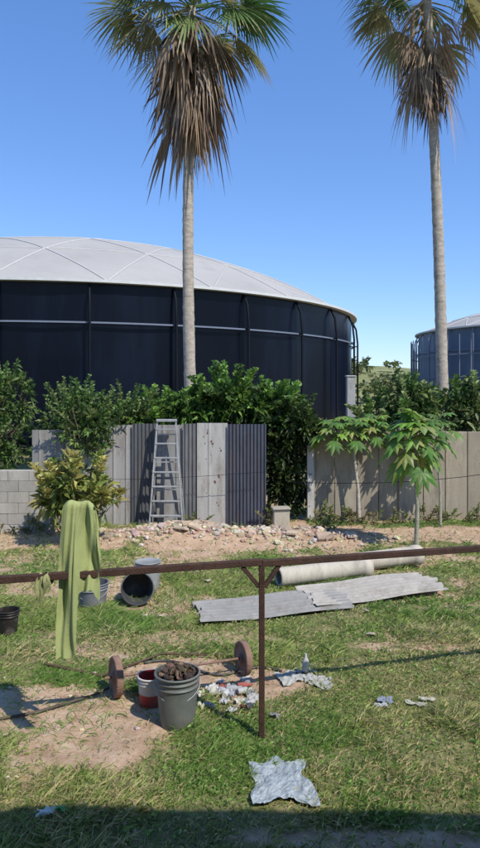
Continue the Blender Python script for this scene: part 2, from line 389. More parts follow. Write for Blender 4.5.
fan_palm('palm_tree',(5.42,17.5,0),(4.95,17.5,13.2),.135,24,62,(1.8,.85),1.15,5,(.08,0),
   [(R(185),R(-2),1.2,1.15,(.24,.25,.08)),(R(175),R(-18),1.2,1.0,(.32,.28,.13)),(R(5),R(-8),1.0,1.1,(.12,.19,.055)),(R(200),R(8),1.5,1.1,(.2,.23,.08))])
mb=MB();mb.tube([(4.8,17.3,12.6),(4.3,17.2,12.0),(4.15,17.2,11.0),(4.25,17.2,10.2)],[.03,.025,.02,.01],5,(.28,.2,.13),0)
for i in range(22):
    z=12-i*.1;mb.add([(4.17,17.2,z),(4.2,17.22,z-.03),(4.12+random.uniform(-.18,.22),17.2+random.uniform(-.2,.2),z-random.uniform(.2,.5))],[(0,1,2)],(.28,.21,.14),0)
mb.build('dead_palm_frond',[M_dry],(4.3,17.2,11))
# ------------------------------------------------------------------ tanks
M_tank=make_mat('tank_wall',(.0018,.003,.008),rough=.30,var=.6,scale=.3,stain=(.006,.010,.022),st_scale=.30,st_amt=.9,stretch=(1,1,.2),spec=.16)
M_tank2=make_mat('tank_wall_blue',(.10,.15,.23),rough=.5,var=.25,scale=.3,stretch=(1,1,.3))
M_frame=make_mat('tank_frame',(.005,.007,.011),rough=.6,var=.2,spec=.15)
M_white=make_mat('painted_steel',(.55,.56,.55),rough=.6,var=.1)
M_ribs=make_mat('dome_rib_steel',(.47,.46,.44),rough=.6,var=.1)
M_lightring=make_mat('galv_ring',(.15,.18,.24),rough=.5,var=.1)
M_dome=make_mat('dome_fabric',(.365,.355,.335),rough=.85,var=.14,scale=.25,stain=(.29,.28,.265),st_scale=.5,st_amt=.6,spec=.2)
def tank(name,cx,cy,Rr,rim,rise,nseg,ringz,phase,wallmat,colmat,rings=5,colr=.06,ribr=.04,scaf=False):
    e=bpy.data.objects.new(name,None);e.location=(cx,cy,0);scene.collection.objects.link(e)
    w=MB()
    for i in range(nseg):
        a0=2*math.pi*(i+phase)/nseg;a1=2*math.pi*(i+1+phase)/nseg
        sub=6;vs=[];dv=random.uniform(-.12,.12);tw_=random.uniform(-.10,.10);hs_=(-.1,ringz*.35,ringz*.7,ringz,(ringz+rim)/2,rim)
        for k in range(sub+1):
            a=a0+(a1-a0)*k/sub;q=math.sin(math.pi*k/sub)
            for hi,z in enumerate(hs_):
                r=Rr-.05*q*(.4 if z==rim else 1)
                if hi in(1,2,4): r+=q*(dv*(1 if hi==1 else .6)+tw_*(k/sub-.5))
                vs.append((cx+r*math.cos(a),cy+r*math.sin(a),z))
        fs=[(k*6+j,(k+1)*6+j,(k+1)*6+j+1,k*6+j+1) for k in range(sub) for j in range(5)]
        w.add(vs,fs,(.5,)*3,0,True)
    w.build('wall_panels',[wallmat],(cx,cy,0),e)
    f=MB()
    for i in range(nseg):
        a=2*math.pi*(i+phase)/nseg;c,s=math.cos(a),math.sin(a)
        def P(r,z): return (cx+r*c,cy+r*s,z)
        f.tube([P(Rr+.40,-.1),P(Rr+.40,rim-1.5),P(Rr+.30,rim-.6),P(Rr+.05,rim-.1)],colr,6,(.5,)*3,0)
        f.tube([P(Rr-.02,ringz),P(Rr+.40,ringz)],.04,5,(.5,)*3,0)
    if scaf:
        for i in range(nseg*2):
            a=2*math.pi*(i+.3)/(nseg*2);c,s=math.cos(a),math.sin(a)
            f.tube([(cx+(Rr+.7)*c,cy+(Rr+.7)*s,-.1),(cx+(Rr+.7)*c,cy+(Rr+.7)*s,rim-.6)],.05,5,(.5,)*3,0)
        for z in(1.9,3.8,5.7):
            pts=[(cx+(Rr+.7)*math.cos(t),cy+(Rr+.7)*math.sin(t),z) for t in np.linspace(0,2*math.pi,97)];f.tube(pts,.05,4,(.5,)*3,0)
    f.build('columns',[colmat],(cx,cy,0),e)
    def ring(nm,r,z,rad,mat,hh=None):
        q=MB();n=128
        prof=[(r-rad,z-(hh or rad)),(r+rad,z-(hh or rad)),(r+rad,z+(hh or rad)),(r-rad,z+(hh or rad)),(r-rad,z-(hh or rad))]
        q.lathe(prof,Matrix.Translation((cx,cy,0)),n,smooth=False);q.build(nm,[mat],(cx,cy,0),e)
    ring('mid_ring',Rr+.18,ringz,.04,M_lightring,.035)
    ring('low_ring',Rr+.16,.8,.05,M_frame,.05)
    ring('rim_ring',Rr+.10,rim+.02,.24,M_white,.06)
    Rc=(Rr*Rr+rise*rise)/(2*rise);zc=rim+.06+rise-Rc;amax=math.asin(Rr/Rc)
    rows=[[(cx,cy,zc+Rc)]]
    for k in range(1,rings+1):
        n=6*k;th=amax*k/rings
        rows.append([(cx+Rc*math.sin(th)*math.cos(2*math.pi*j/n+.3),cy+Rc*math.sin(th)*math.sin(2*math.pi*j/n+.3),zc+Rc*math.cos(th)) for j in range(n)])
    d=MB();rb=MB();edges=set();C=Vector((cx,cy,zc))
    def tri(a,b_,c_,lastring=False):
        a,b_,c_=map(Vector,(a,b_,c_))
        nn=5;idx={};vs=[]
        for i in range(nn+1):
            for j in range(nn+1-i):
                u,v=i/nn,j/nn;p=a*(1-u-v)+b_*u+c_*v
                q=C+(p-C).normalized()*Rc
                if lastring and abs(p.z-(rim+.06))<.02:
                    h=Vector((p.x-cx,p.y-cy,0)).normalized()*Rr;p=Vector((cx+h.x,cy+h.y,rim+.06))
                else: p=p.lerp(q,.8)
                idx[(i,j)]=len(vs);vs.append(p)
        fs=[]
        for i in range(nn):
            for j in range(nn-i):
                fs.append((idx[(i,j)],idx[(i+1,j)],idx[(i,j+1)]))
                if i+j<nn-1: fs.append((idx[(i+1,j)],idx[(i+1,j+1)],idx[(i,j+1)]))
        d.add(vs,fs,(.5,)*3,0,True)
        for p,q in((a,b_),(b_,c_),(c_,a)):
            if abs(p.z-q.z)<.01 and abs(p.z-(rim+.06))<.05: continue
            edges.add(tuple(sorted([tuple(round(t,3) for t in p),tuple(round(t,3) for t in q)])))
    for k in range(1,rings+1):
        n1=6*k;n0=6*(k-1);o=rows[k];i_=rows[k-1]
        for sct in range(6):
            for j in range(k):
                A=o[(sct*k+j)%n1];B=o[(sct*k+j+1)%n1]
                Cc=i_[(sct*(k-1)+j)%max(n0,1)] if k>1 else i_[0]
                tri(A,B,Cc,k==rings)
                if j<k-1: tri(Cc,B,i_[(sct*(k-1)+j+1)%n0],False)
    for p,q in edges:
        p,q=Vector(p),Vector(q);l=[]
        for t in range(6):
            m=p.lerp(q,t/5);l.append(m.lerp(C+(m-C).normalized()*Rc,.8)+(m-C).normalized()*.01)
        rb.tube(l,ribr,4,(.5,)*3,0,False)
    d.build('dome_roof',[M_dome],(cx,cy,0),e);rb.build('dome_ribs',[M_ribs],(cx,cy,0),e)
    return e
tank('water_tank',-11.0,45.3,18.4,7.2,5.0,32,5.5,.32,M_tank,M_frame,rings=4)
tank('water_tank',29.2,62,12,8.0,2.6,30,6.1,0,M_tank2,M_lightring,rings=4,scaf=True)
# ------------------------------------------------------------------ walls
W=MB()
def corr(mb,x0,x1,y,z0,z1,pitch,amp,col,mat=0,lean=0):
    n=int((x1-x0)/pitch*8);vs=[]
    for i in range(n+1):
        x=x0+(x1-x0)*i/n;yy=y+amp*math.sin((x-x0)/pitch*2*math.pi)
        for j in range(5):
            t=j/4;vs.append((x,yy+lean*t,z0+(z1-z0)*t))
    fs=[(i*5+j,(i+1)*5+j,(i+1)*5+j+1,i*5+j+1) for i in range(n) for j in range(4)]
    mb.add(vs,fs,col,mat,True)
def ribbed(mb,x0,x1,y,z0,z1,pitch,amp,col,mat=0):
    xs_=[x0];ys_=[0];x=x0+pitch*.4
    while x<x1-.06:
        for dx,dy in((0,0),(.012,-amp),(.04,-amp),(.052,0)): xs_.append(x+dx);ys_.append(dy)
        x+=pitch
    xs_.append(x1);ys_.append(0)
    vs=[];
    for a,b_ in zip(xs_,ys_): vs+= [(a,y+b_,z0),(a,y+b_,z1)]
    fs=[(i*2,i*2+2,i*2+3,i*2+1) for i in range(len(xs_)-1)]
    mb.add(vs,fs,col,mat,False)
    mb.box(((x0+x1)/2,y+.03,(z0+z1)/2),(x1-x0-.004,.04,z1-z0-.004),0,col,mat)
ribbed(W,-4.16,-3.52,13.2,-.05,1.90,.3,.012,(.25,.245,.225),0)
ribbed(W,-3.50,-2.92,13.17,-.05,1.97,.19,.018,(.30,.295,.285),0)
ribbed(W,-2.90,-2.16,13.21,-.05,2.0,.25,.018,(.32,.31,.29),0)
corr(W,-2.15,-1.68,13.15,-.05,2.03,.076,.014,(.09,.095,.10),1)
ribbed(W,-1.67,-1.12,13.22,-.05,2.0,.27,.018,(.27,.27,.265),0)
corr(W,-1.14,-.87,13.15,-.05,2.03,.076,.014,(.14,.145,.15),1)
ribbed(W,-.86,-.25,13.19,-.05,2.04,.55,.01,(.40,.39,.36),0)
corr(W,-.25,.52,13.14,-.05,2.02,.07,.016,(.068,.075,.095),1)
for x in(-4.1,-2.9,-1.7,-.86,.45): W.box((x,13.32,.95),(.07,.07,1.9),0,(.12,.09,.07),1)
for z in(.4,1.6): W.box((-1.8,13.38,z),(4.6,.04,.08),0,(.12,.09,.07),1)
for k in range(16):   # rust blisters
    cx_,cz_=-.86+random.uniform(.05,.55),random.uniform(.2,1.95);rr=random.uniform(.008,.03);m_=9
    W.add([(cx_,13.184,cz_)]+[(cx_+rr*random.uniform(.5,1.1)*math.cos(6.283*q/m_),13.187,cz_+rr*random.uniform(.6,1.6)*math.sin(6.283*q/m_)) for q in range(m_)],
          [(0,1+q,1+(q+1)%m_) for q in range(m_)],(.16,.09,.055),1)
W.build('sheet_metal_fence',[M_paintp,M_galv],(-1.8,13.2,0))
W=MB();x=1.5;i=0;random.seed(3)
while x<10:
    w_=.46;sh=random.uniform(.82,1.08)
    W.box((x+w_/2,13.72+random.uniform(-.008,.008),.9),(w_-.014,.07,1.86+random.uniform(-.03,.03)),0,(.35*sh,.305*sh,.23*sh),0,.008)
    if i%4==0: W.box((x,13.70,.94),(.10,.13,1.95),0,(.31,.28,.23),0,.01)
    x+=w_;i+=1
W.box((5.7,13.76,.3),(8.4,.05,.6),0,(.3,.27,.22),0)
W.box((1.46,13.69,.93),(.14,.12,1.9),0,(.5,.48,.44),0,.01)
W.build('concrete_wall',[M_conc],(5,13.7,0))
W=MB();W.box((-6.45,12.5,.55),(5.86,.11,1.2),0,(.22,.2,.18),0)
for r in range(6):
    x=-9.4+(.2 if r%2 else 0)
    while x<-3.55:
        w_=min(.39,-3.52-x);sh=random.uniform(.85,1.1)
        if w_>.06: W.box((x+w_/2,12.5+random.uniform(-.003,.003),-.04+r*.205+.1),(w_+.005,.15,.199),0,(.38*sh,.355*sh,.31*sh),0,.005)
        x+=.402
W.build('block_wall',[M_conc],(-6,12.5,0))
b_=MB();b_.box((.80,13.0,gz(.8,13)+.18),(.32,.22,.40),.15,(.42,.38,.30),0,.015);b_.box((.80,12.98,gz(.8,13)+.40),(.36,.26,.04),.15,(.36,.33,.27),0,.01)
b_.build('concrete_block',[M_conc],(.8,13,0))
b_=MB();b_.box((4.02,24,1.6),(.30,.30,3.15),0,(.34,.34,.33),0,.02);b_.box((4.02,24,3.2),(.36,.36,.06),0,(.34,.34,.33),0,.02)
b_.build('concrete_pillar',[M_conc],(4.02,24,0))
# ------------------------------------------------------------------ step ladder
Ld=MB();y0=12.75;z0=gz(-1.4,12.7)
bl,br,tl,tr_=-1.74,-1.09,-1.62,-1.26;ht=2.08
for a,bb in((bl,tl),(br,tr_)):
    p=Vector((a,y0-.12,z0));q=Vector((bb,y0+.18,z0+ht));dv=q-p
    M3=Matrix.Rotation(math.atan2(dv.x,dv.z),3,'Y')@Matrix.Rotation(-math.atan2(dv.y,dv.z),3,'X')
    Ld.box((p+q)/2,(.03,.07,dv.length),M=M3,bev=.003)
    p=Vector((a,y0+.36,z0));dv=q+Vector((0,.03,-.04))-p;M3=Matrix.Rotation(math.atan2(dv.x,dv.z),3,'Y')@Matrix.Rotation(-math.atan2(dv.y,dv.z),3,'X')
    Ld.box(p+dv/2,(.022,.04,dv.length),M=M3,bev=.003)
for k in range(7):
    t=(k+1)/7.6;xa=bl+(tl-bl)*t;xb=br+(tr_-br)*t
    Ld.box(((xa+xb)/2,y0-.12+.3*t,z0+ht*t),(xb-xa,.09,.025),bev=.004)
    if k%2==0: Ld.box(((xa+xb)/2,y0+.36-.16*t,z0+ht*t-.1),(xb-xa,.02,.02))
Ld.box(((tl+tr_)/2,y0+.19,z0+ht+.01),(.40,.16,.05),bev=.008)
Ld.build('step_ladder',[M_alu],(-1.4,12.75,0))
# ------------------------------------------------------------------ rail
Rl=MB()
def railY(x): return 4.69+(x+1.7)*.253
def sq(mb,p,q,w,h):
    p,q=Vector(p),Vector(q);d=(q-p);L=d.length;d.normalize()
    rot=d.to_track_quat('X','Z').to_matrix();mb.box((p+q)/2,(L,w,h),M=rot,bev=.004)
for xa,xb in((-6,.17),(.17,6)):
    sq(Rl,(xa,railY(xa),1.345),(xb-.001,railY(xb),1.355 if xb<1 else 1.352),.05,.05)
sq(Rl,(.17,railY(.17),-.15),(.17,railY(.17)+.0,1.33),.045,.045)
for sx,l in((-1,.15),(1,.14)):
    sq(Rl,(.17+sx*.02,railY(.17),1.16),(.17+sx*l,railY(.17+sx*l),1.325),.028,.035)
for x in(-4.2,4.4):
    sq(Rl,(x,railY(x),-.15),(x,railY(x),1.32),.05,.05)
yc=railY(-1.18)
sq(Rl,(-1.2,yc+.045,1.3),(-1.2,yc+.045,1.85),.03,.03)
sq(Rl,(-1.29,yc+.03,1.845),(-1.09,yc+.03,1.848),.022,.022)
Rl.build('metal_railing',[M_rust],(.17,railY(.17),0))
def cloth(name,x0,x1,ytop,zt,lenf,mat,ph=0,wtop=.75,amp=.022):
    mb=MB();nu,nv=80,60
    for layer,(oy,lf) in enumerate(((-.035,1.0),(.055,.72))):
        vs=[]
        for j in range(nv+1):
            for i in range(nu+1):
                u=i/nu;t=j/nv;L=lenf(u)*lf
                wd=wtop+(1-wtop)*sm(0,.35,t)+.05*math.sin(t*7+ph)
                xx=(x0+x1)/2+(x1-x0)*(u-.5)*wd
                arch=math.sqrt(max(0,1-(1-min(1,t*L/.05))**2))
                f1=float(fbm(u*3.2+t*.7+ph+layer*7,t*1.1+ph,1.0,3))-.5
                f2=math.sin(u*9+2.2*math.sin(t*2.5+ph)+layer*2)
                yy=ytop+oy*arch+(amp*5*f1+amp*.7*f2+amp*.25*math.sin(u*27+t*6))*min(1,.3+t*3)
                zz=zt-L*t-.045*(2*u-1)**2*(1-t)+.014*math.sin(u*9+layer)*(1-t)+.012*math.sin(u*17)*t
                xx+=.018*math.sin(t*5+u*3+ph)*t+.02*f1*t
                vs.append((xx,yy,zz))
        fs=[(j*(nu+1)+i,j*(nu+1)+i+1,(j+1)*(nu+1)+i+1,(j+1)*(nu+1)+i) for j in range(nv) for i in range(nu)]
        mb.add(vs,fs,(.5,)*3,0,True)
    return mb.build(name,[mat],((x0+x1)/2,ytop,zt))
def tl_len(u):
    a=1.15-.05*u
    b=.70+.05*math.sin(u*7)
    k=float(sm(.40,.47,u));return a*(1-k)+b*k
cloth('towel',-1.325,-1.045,yc+.02,1.895,tl_len,M_cloth,1.3,amp=.028)
M_cloth2=make_mat('cloth_olive',(.26,.27,.12),rough=.95,var=.3,scale=12,bump=.3,bscale=150)
cloth('rag',-1.47,-1.36,railY(-1.42)-.005,1.385,lambda u:.19+.04*math.sin(u*5),M_cloth2,4.1,.9,.01)
# ------------------------------------------------------------------ buckets
def bucket(name,x,y,rt,rb,h,col,tilt=None,handle=True,fill=None,band=None,lift=0,lid=False):
    mb=MB();z=gz(x,y)-.01+lift
    M=Matrix.Translation((x,y,z))
    if tilt: M=M@tilt
    def r(t): return rb+(rt-rb)*t
    prof=[(.001,0),(rb*.96,0),(rb,.012)]
    for t in(.3,.45,.74): prof.append((r(t),h*t))
    prof+=[(r(.76)+.001,h*.76),(r(.77)+.009,h*.765),(r(.79)+.009,h*.785),(r(.80)+.001,h*.79),(r(.87),h*.87),(r(.875)+.009,h*.872),(r(.895)+.009,h*.892),(r(.9)+.001,h*.9),
          (r(.965),h*.965),(rt+.011,h*.967),(rt+.011,h),(rt-.004,h)]
    if lid: prof+=[(rt-.012,h-.008),(.001,h-.006)]
    if band:
        mb.lathe([p for p in prof if p[1]<=h*.455],M,28,col);mb.lathe([p for p in prof if p[1]>=h*.44],M,28,band)
    else: mb.lathe(prof,M,28,col)
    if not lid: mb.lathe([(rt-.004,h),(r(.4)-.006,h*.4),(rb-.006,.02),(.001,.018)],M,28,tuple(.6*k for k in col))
    if handle:
        pts=[M@Vector(((rt+.012)*math.cos(a),-(rt+.012)*math.sin(a)*.75-.005,h*.86-(rt)*math.sin(a)*.75)) for a in np.linspace(0,math.pi,13)]
        mb.tube(pts,.0035,5,(.2,.2,.2),1)
    if fill:
        for k in range(40):
            a=random.uniform(0,6.28);q=random.random()**.5*(rt-.04);c=Vector((x+q*math.cos(a),y+q*math.sin(a),z+h*.9+random.uniform(0,.11)*(1-q/rt)+.02))
            rock(mb,c,random.uniform(.02,.055),random.choice(fill),2)
        for k in range(9):
            a=random.uniform(0,6.28);c=Vector((x+.05*math.cos(a),y+.05*math.sin(a),z+h*.95));d=Vector((math.cos(a),math.sin(a)*.7,random.uniform(.1,.5)))*random.uniform(.08,.13)
            mb.tube([c,c+d*.6+Vector((0,0,.05)),c+d],[.014,.012,.008],5,random.choice(fill),2)
    return mb.build(name,[M_plastic,M_alu,M_rock],(x,y,z))
ICO=[(0,0,1)]+[(.894*math.cos(a),.894*math.sin(a),.447) for a in [i*2*math.pi/5 for i in range(5)]]+[(.894*math.cos(a),.894*math.sin(a),-.447) for a in [(i+.5)*2*math.pi/5 for i in range(5)]]+[(0,0,-1)]
ICF=[(0,1+i,1+(i+1)%5) for i in range(5)]+[(1+i,6+i,1+(i+1)%5) for i in range(5)]+[(6+i,6+(i+1)%5,1+(i+1)%5) for i in range(5)]+[(11,6+(i+1)%5,6+i) for i in range(5)]
def rock(mb,c,r,col,mat=0,flat=.7):
    sx,sy,sz=[random.uniform(.6,1.25) for _ in range(3)];sz*=flat;c=Vector(c);rz=Matrix.Rotation(random.uniform(0,6.3),3,'Z')@Matrix.Rotation(random.uniform(-.4,.4),3,'X')
    mb.add([c+rz@Vector((v[0]*sx,v[1]*sy,v[2]*sz))*r*random.uniform(.75,1.15) for v in ICO],ICF,tuple(k*random.uniform(.85,1.15) for k in col),mat)
BR=[(.10,.065,.045),(.07,.05,.035),(.18,.12,.085),(.05,.035,.03)]
bucket('bucket',-.51,5.37,.178,.138,.43,(.125,.135,.125),fill=BR)
bucket('bucket',-.77,5.72,.115,.10,.26,(.40,.05,.04),band=(.50,.48,.45),handle=False)
bucket('bucket',-1.83,8.2,.19,.15,.34,(.17,.18,.19))
tl_=Matrix.Rotation(R(12),4,'Z')@Matrix.Rotation(R(82),4,'X')
bucket('bucket',-1.36,8.62,.2,.165,.36,(.10,.105,.115),tilt=tl_,lift=.19,handle=False)
bucket('bucket',-1.25,8.95,.17,.15,.40,(.27,.28,.27),lid=True)
bucket('plant_pot',-2.58,7.35,.115,.09,.28,(.025,.022,.02),handle=False)
# ------------------------------------------------------------------ barbell
bb=MB();A=Vector((-1.1,5.85,gz(-1.1,5.85)+.165));B=Vector((.03,6.35,gz(.03,6.35)+.155));ax=(B-A).normalized()
bb.tube([A-ax*.10,A,B,B+ax*.10],.012,8)
for c,r in((A,.175),(B,.16)):
    rot=ax.to_track_quat('Z','Y').to_matrix().to_4x4();Mx=Matrix.Translation(c)@rot
    bb.lathe([(.018,-.04),(.045,-.045),(.05,-.02),(r*.6,-.016),(r*.78,-.018),(r*.84,-.030),(r*.97,-.030),(r,-.022),(r,.022),(r*.97,.030),(r*.84,.030),(r*.78,.018),(.05,.02),(.045,.045),(.018,.04)],Mx,28)
M_rust2=make_mat('rusty_iron',(.25,.155,.115),rough=.9,var=.4,scale=12,stain=(.10,.06,.045),st_scale=6,st_amt=.7,bump=.5,bscale=70)
bb.build('barbell',[M_rust2],A)
st=MB();pp=[(-2.1,5.3),(-1.7,5.5),(-1.3,5.82),(-1.12,6.05)]
st.tube([(x,y,gz(x,y)+.02) for x,y in pp],[.011,.013,.011,.008],6,(.10,.08,.06),0);st.build('stick',[M_bark],(-1.6,5.6,0))
st=MB();pp=[(-1.9,6.4),(-1.3,6.2),(-.8,6.75),(-.1,6.7)]
st.tube([(x,y,gz(x,y)+.03) for x,y in pp],[.012,.014,.012,.01],6,(.09,.06,.04),0);st.build('stick',[M_bark],(-1,6.4,0))
st=MB();pp=[]
for i in range(30):
    t=i/29;x=-.95+1.35*t;y=6.55+.12*math.sin(t*9)-.25*t;pp.append((x,y,gz(x,y)+.018))
st.tube(pp,.012,7,(.05,.05,.05),0);st.build('garden_hose',[M_plastic],(-.3,6.4,0))
# ------------------------------------------------------------------ roofing sheets on the ground
M_galv2=make_mat('old_roofing',attr=True,rough=.8,var=.3,scale=2.5,stain=(.14,.12,.095),st_scale=2.2,st_amt=.75,bump=.1)
def lying_sheet(name,cx,cy,L,Wd,ang,pitch,amp,z,col,ragged=.0,tilt=0):
    mb=MB();n=int(Wd/pitch*10);m=26;vs=[]
    c,s=math.cos(ang),math.sin(ang)
    for j in range(m+1):
        u=(j/m-.5)*L
        for i in range(n+1):
            v=(i/n-.5)*Wd
            uu=u+(ragged*math.sin(v*9+1)*.5+ragged*.4*math.sin(v*23) if j in(0,m) else 0)
            x=cx+uu*c-v*s;y=cy+uu*s+v*c
            vs.append((x,y,gz(cx,cy)*.4+z+amp*math.sin(i/n*Wd/pitch*2*math.pi)+.02*math.sin(u*1.7+v*2)+tilt*v+.008*math.sin(u*5)))
    fs=[(j*(n+1)+i,j*(n+1)+i+1,(j+1)*(n+1)+i+1,(j+1)*(n+1)+i) for j in range(m) for i in range(n)]
    mb.add(vs,fs,col,0,True)
    return mb.build(name,[M_galv2],(cx,cy,z))
lying_sheet('corrugated_roofing_sheet',.42,8.15,1.9,.74,R(14),.105,.028,.055,(.25,.248,.24),.06)
lying_sheet('corrugated_roofing_sheet',1.75,8.68,1.9,.78,R(19),.105,.022,.09,(.34,.32,.285),.10)
def pipe(name,p,q,r,col):
    mb=MB();p,q=Vector(p),Vector(q);d=(q-p);L=d.length;Mx=Matrix.Translation(p)@d.to_track_quat('Z','Y').to_matrix().to_4x4()
    mb.lathe([(r*.75,.02),(r*.78,0),(r*1.0,0),(r,.02),(r*.98,L*.3),(r*1.01,L*.6),(r,L-.14),(r*1.12,L-.13),(r*1.12,L),(r*.8,L),(r*.78,L-.05)],Mx,26,col)
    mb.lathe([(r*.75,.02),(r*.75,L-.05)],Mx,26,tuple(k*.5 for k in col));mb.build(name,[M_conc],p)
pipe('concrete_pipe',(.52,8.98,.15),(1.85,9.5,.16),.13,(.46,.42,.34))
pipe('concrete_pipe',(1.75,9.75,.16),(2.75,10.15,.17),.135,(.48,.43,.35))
# ------------------------------------------------------------------ rubble
rb=MB();random.seed(21)
TC=[(.47,.37,.27),(.40,.30,.21),(.50,.41,.31),(.36,.27,.20),(.54,.48,.39)]
for k in range(900):
    if k<600:
        a=random.uniform(0,6.28);q=abs(random.gauss(0,.55));x=.3+2.3*q*math.cos(a);y=11.9+.75*q*math.sin(a)
    else:
        a=random.uniform(0,6.28);q=abs(random.gauss(0,.6));x=-1.5+1.2*q*math.cos(a);y=11.95+.7*q*math.sin(a)
    r=min(.11,.018+abs(random.gauss(0,.028)));rock(rb,(x,y,gz(x,y)+r*.3),r,random.choice(TC))
for k in range(12):
    x=random.uniform(-1.5,2.2);y=random.uniform(11.6,12.3);M3=Matrix.Rotation(random.uniform(0,3),3,'Z')@Matrix.Rotation(random.uniform(-.5,.5),3,'X')
    rb.box((x,y,gz(x,y)+.05),(random.uniform(.15,.34),random.uniform(.12,.22),.05),col=random.choice(TC),M=M3,bev=.01)
rb.build('rubble_pile',[M_rock],(.2,12,0))
rb=MB()
for k in range(1000):
    x=random.uniform(-4,4.5);y=random.uniform(3.8,12.8)
    if float(dirt_mask(x,y))<.3 and random.random()<.8: continue
    r=random.uniform(.006,.026);rock(rb,(x,y,gz(x,y)+r*.3),r,random.choice(TC))
rb.build('scattered_stones',[M_rock],(0,8,0))
# ------------------------------------------------------------------ scraps
def crumple(mb,x,y,w,d,col,h=.04,rz=0,n=12,mat=0,z=.03,jag=.35):
    vs=[];c,s=math.cos(rz),math.sin(rz);ph=random.uniform(0,99)
    for j in range(n+1):
        for i in range(n+1):
            u=i/n-.5;v=j/n-.5
            k=1+jag*(float(vnoise(ph+math.atan2(v,u)*2.2+9,ph))-.5)*2*(max(abs(u),abs(v))*2)
            u2=u*w*k;v2=v*d*k
            px,py=x+u2*c-v2*s,y+u2*s+v2*c
            vs.append((px,py,gz(px,py)+z+h*(float(fbm(u*5+ph,v*5+ph,1.3,3))-.35)*1.6+random.uniform(-.1,.1)*h))
    fs=[(j*(n+1)+i,j*(n+1)+i+1,(j+1)*(n+1)+i+1,(j+1)*(n+1)+i) for j in range(n) for i in range(n)]
    mb.add(vs,fs,col,mat,False)
random.seed(5)
M_bag=make_mat('plastic_sheet',(.31,.35,.365),rough=.5,var=.35,scale=9,stain=(.13,.145,.145),st_scale=10,st_amt=.85,bump=.3,bscale=30,spec=.4)
m_=MB();crumple(m_,.27,4.5,.38,.50,(.5,.5,.5),.03,.08,30,z=.03,jag=.28);m_.build('crumpled_plastic_sheet',[M_bag],(.27,4.5,0))
m_=MB()
for x,y,w,d,rz in((.5,6.22,.26,.24,.3),(.72,6.12,.26,.2,-.4),(.62,6.38,.2,.2,0)): crumple(m_,x,y,w,d,(.36,.36,.33),.035,rz,10,z=.012,jag=.25)
m_.build('torn_sack',[M_paper],(.7,6.2,0))
m_=MB()
for x,y,w,d,col in((1.25,5.7,.13,.10,(.18,.21,.27)),(1.2,5.6,.10,.07,(.33,.34,.36)),(1.5,5.63,.18,.05,(.38,.38,.31)),(1.62,5.70,.12,.04,(.4,.4,.34))): crumple(m_,x,y,w,d,col,.025,random.uniform(-.4,.4),8,z=.025,jag=.25)
m_.build('rag_scraps',[M_paper],(1.4,5.65,0))
m_=MB();crumple(m_,-1.2,4.1,.12,.08,(.6,.63,.57),.03,.5,8,z=.05);crumple(m_,-1.12,4.13,.07,.05,(.08,.42,.16),.03,-.3,8,z=.05);m_.build('food_wrapper',[M_paper],(-1.2,4.1,0))
m_=MB()
cs=[(.5,.5,.48),(.4,.4,.4),(.08,.14,.24),(.3,.09,.07),(.3,.31,.33),(.5,.48,.4),(.05,.05,.06),(.3,.24,.18),(.42,.43,.44),(.2,.2,.2)]
for k in range(30):
    x=random.gauss(-.13,.16);y=random.gauss(5.85,.17);crumple(m_,x,y,random.uniform(.04,.12),random.uniform(.04,.10),random.choice(cs),.05,random.uniform(0,3),6,z=random.uniform(.01,.04))
for k in range(9):
    x=random.gauss(-.12,.16);y=random.gauss(5.85,.18);a=random.uniform(0,3);p=Vector((x,y,gz(x,y)+.035));d=Vector((math.cos(a),math.sin(a),random.choice([0,0,0,1.2]))).normalized()
    c=random.choice(cs);L=random.uniform(.09,.15);m_.tube([p,p+d*.01,p+d*L*.6,p+d*L*.75,p+d*L],[.022,.028,.028,.013,.012],10,c,0)
m_.build('trash_pile',[M_paper],(-.1,5.85,0))
m_=MB();m_.tube([(.62,6.28,.03),(.62,6.28,.04),(.625,6.28,.13),(.625,6.28,.16),(.625,6.28,.19)],[.026,.03,.03,.013,.012],10,(.42,.42,.40),0);m_.build('plastic_bottle',[M_paper],(.62,6.28,0))
m_=MB()
for k in range(26):
    x=random.uniform(-3.5,4);y=random.uniform(7,12.5);crumple(m_,x,y,random.uniform(.04,.11),random.uniform(.04,.08),random.choice([(.42,.42,.39),(.4,.35,.28),(.3,.25,.2)]),.02,random.uniform(0,3),4,z=.025)
m_.build('litter',[M_paper],(0,9,0))
m_=MB();pt=[]
for i in range(15):
    t=i/14;pt.append((1.0+5.6*t,13.3-1.6*t,.82+.78*t-.22*math.sin(math.pi*t)+.02))
m_.tube(pt,.006,5,(.03,.03,.03),0);m_.build('utility_wire',[M_frame],(3,12.5,0))
m_=MB();pt=[(-6+6.5*i/14,12.9,1.1-.15*math.sin(math.pi*i/14)) for i in range(15)]
m_.tube(pt,.004,5,(.03,.03,.03),0);m_.build('utility_wire',[M_frame],(-3,12.9,0))
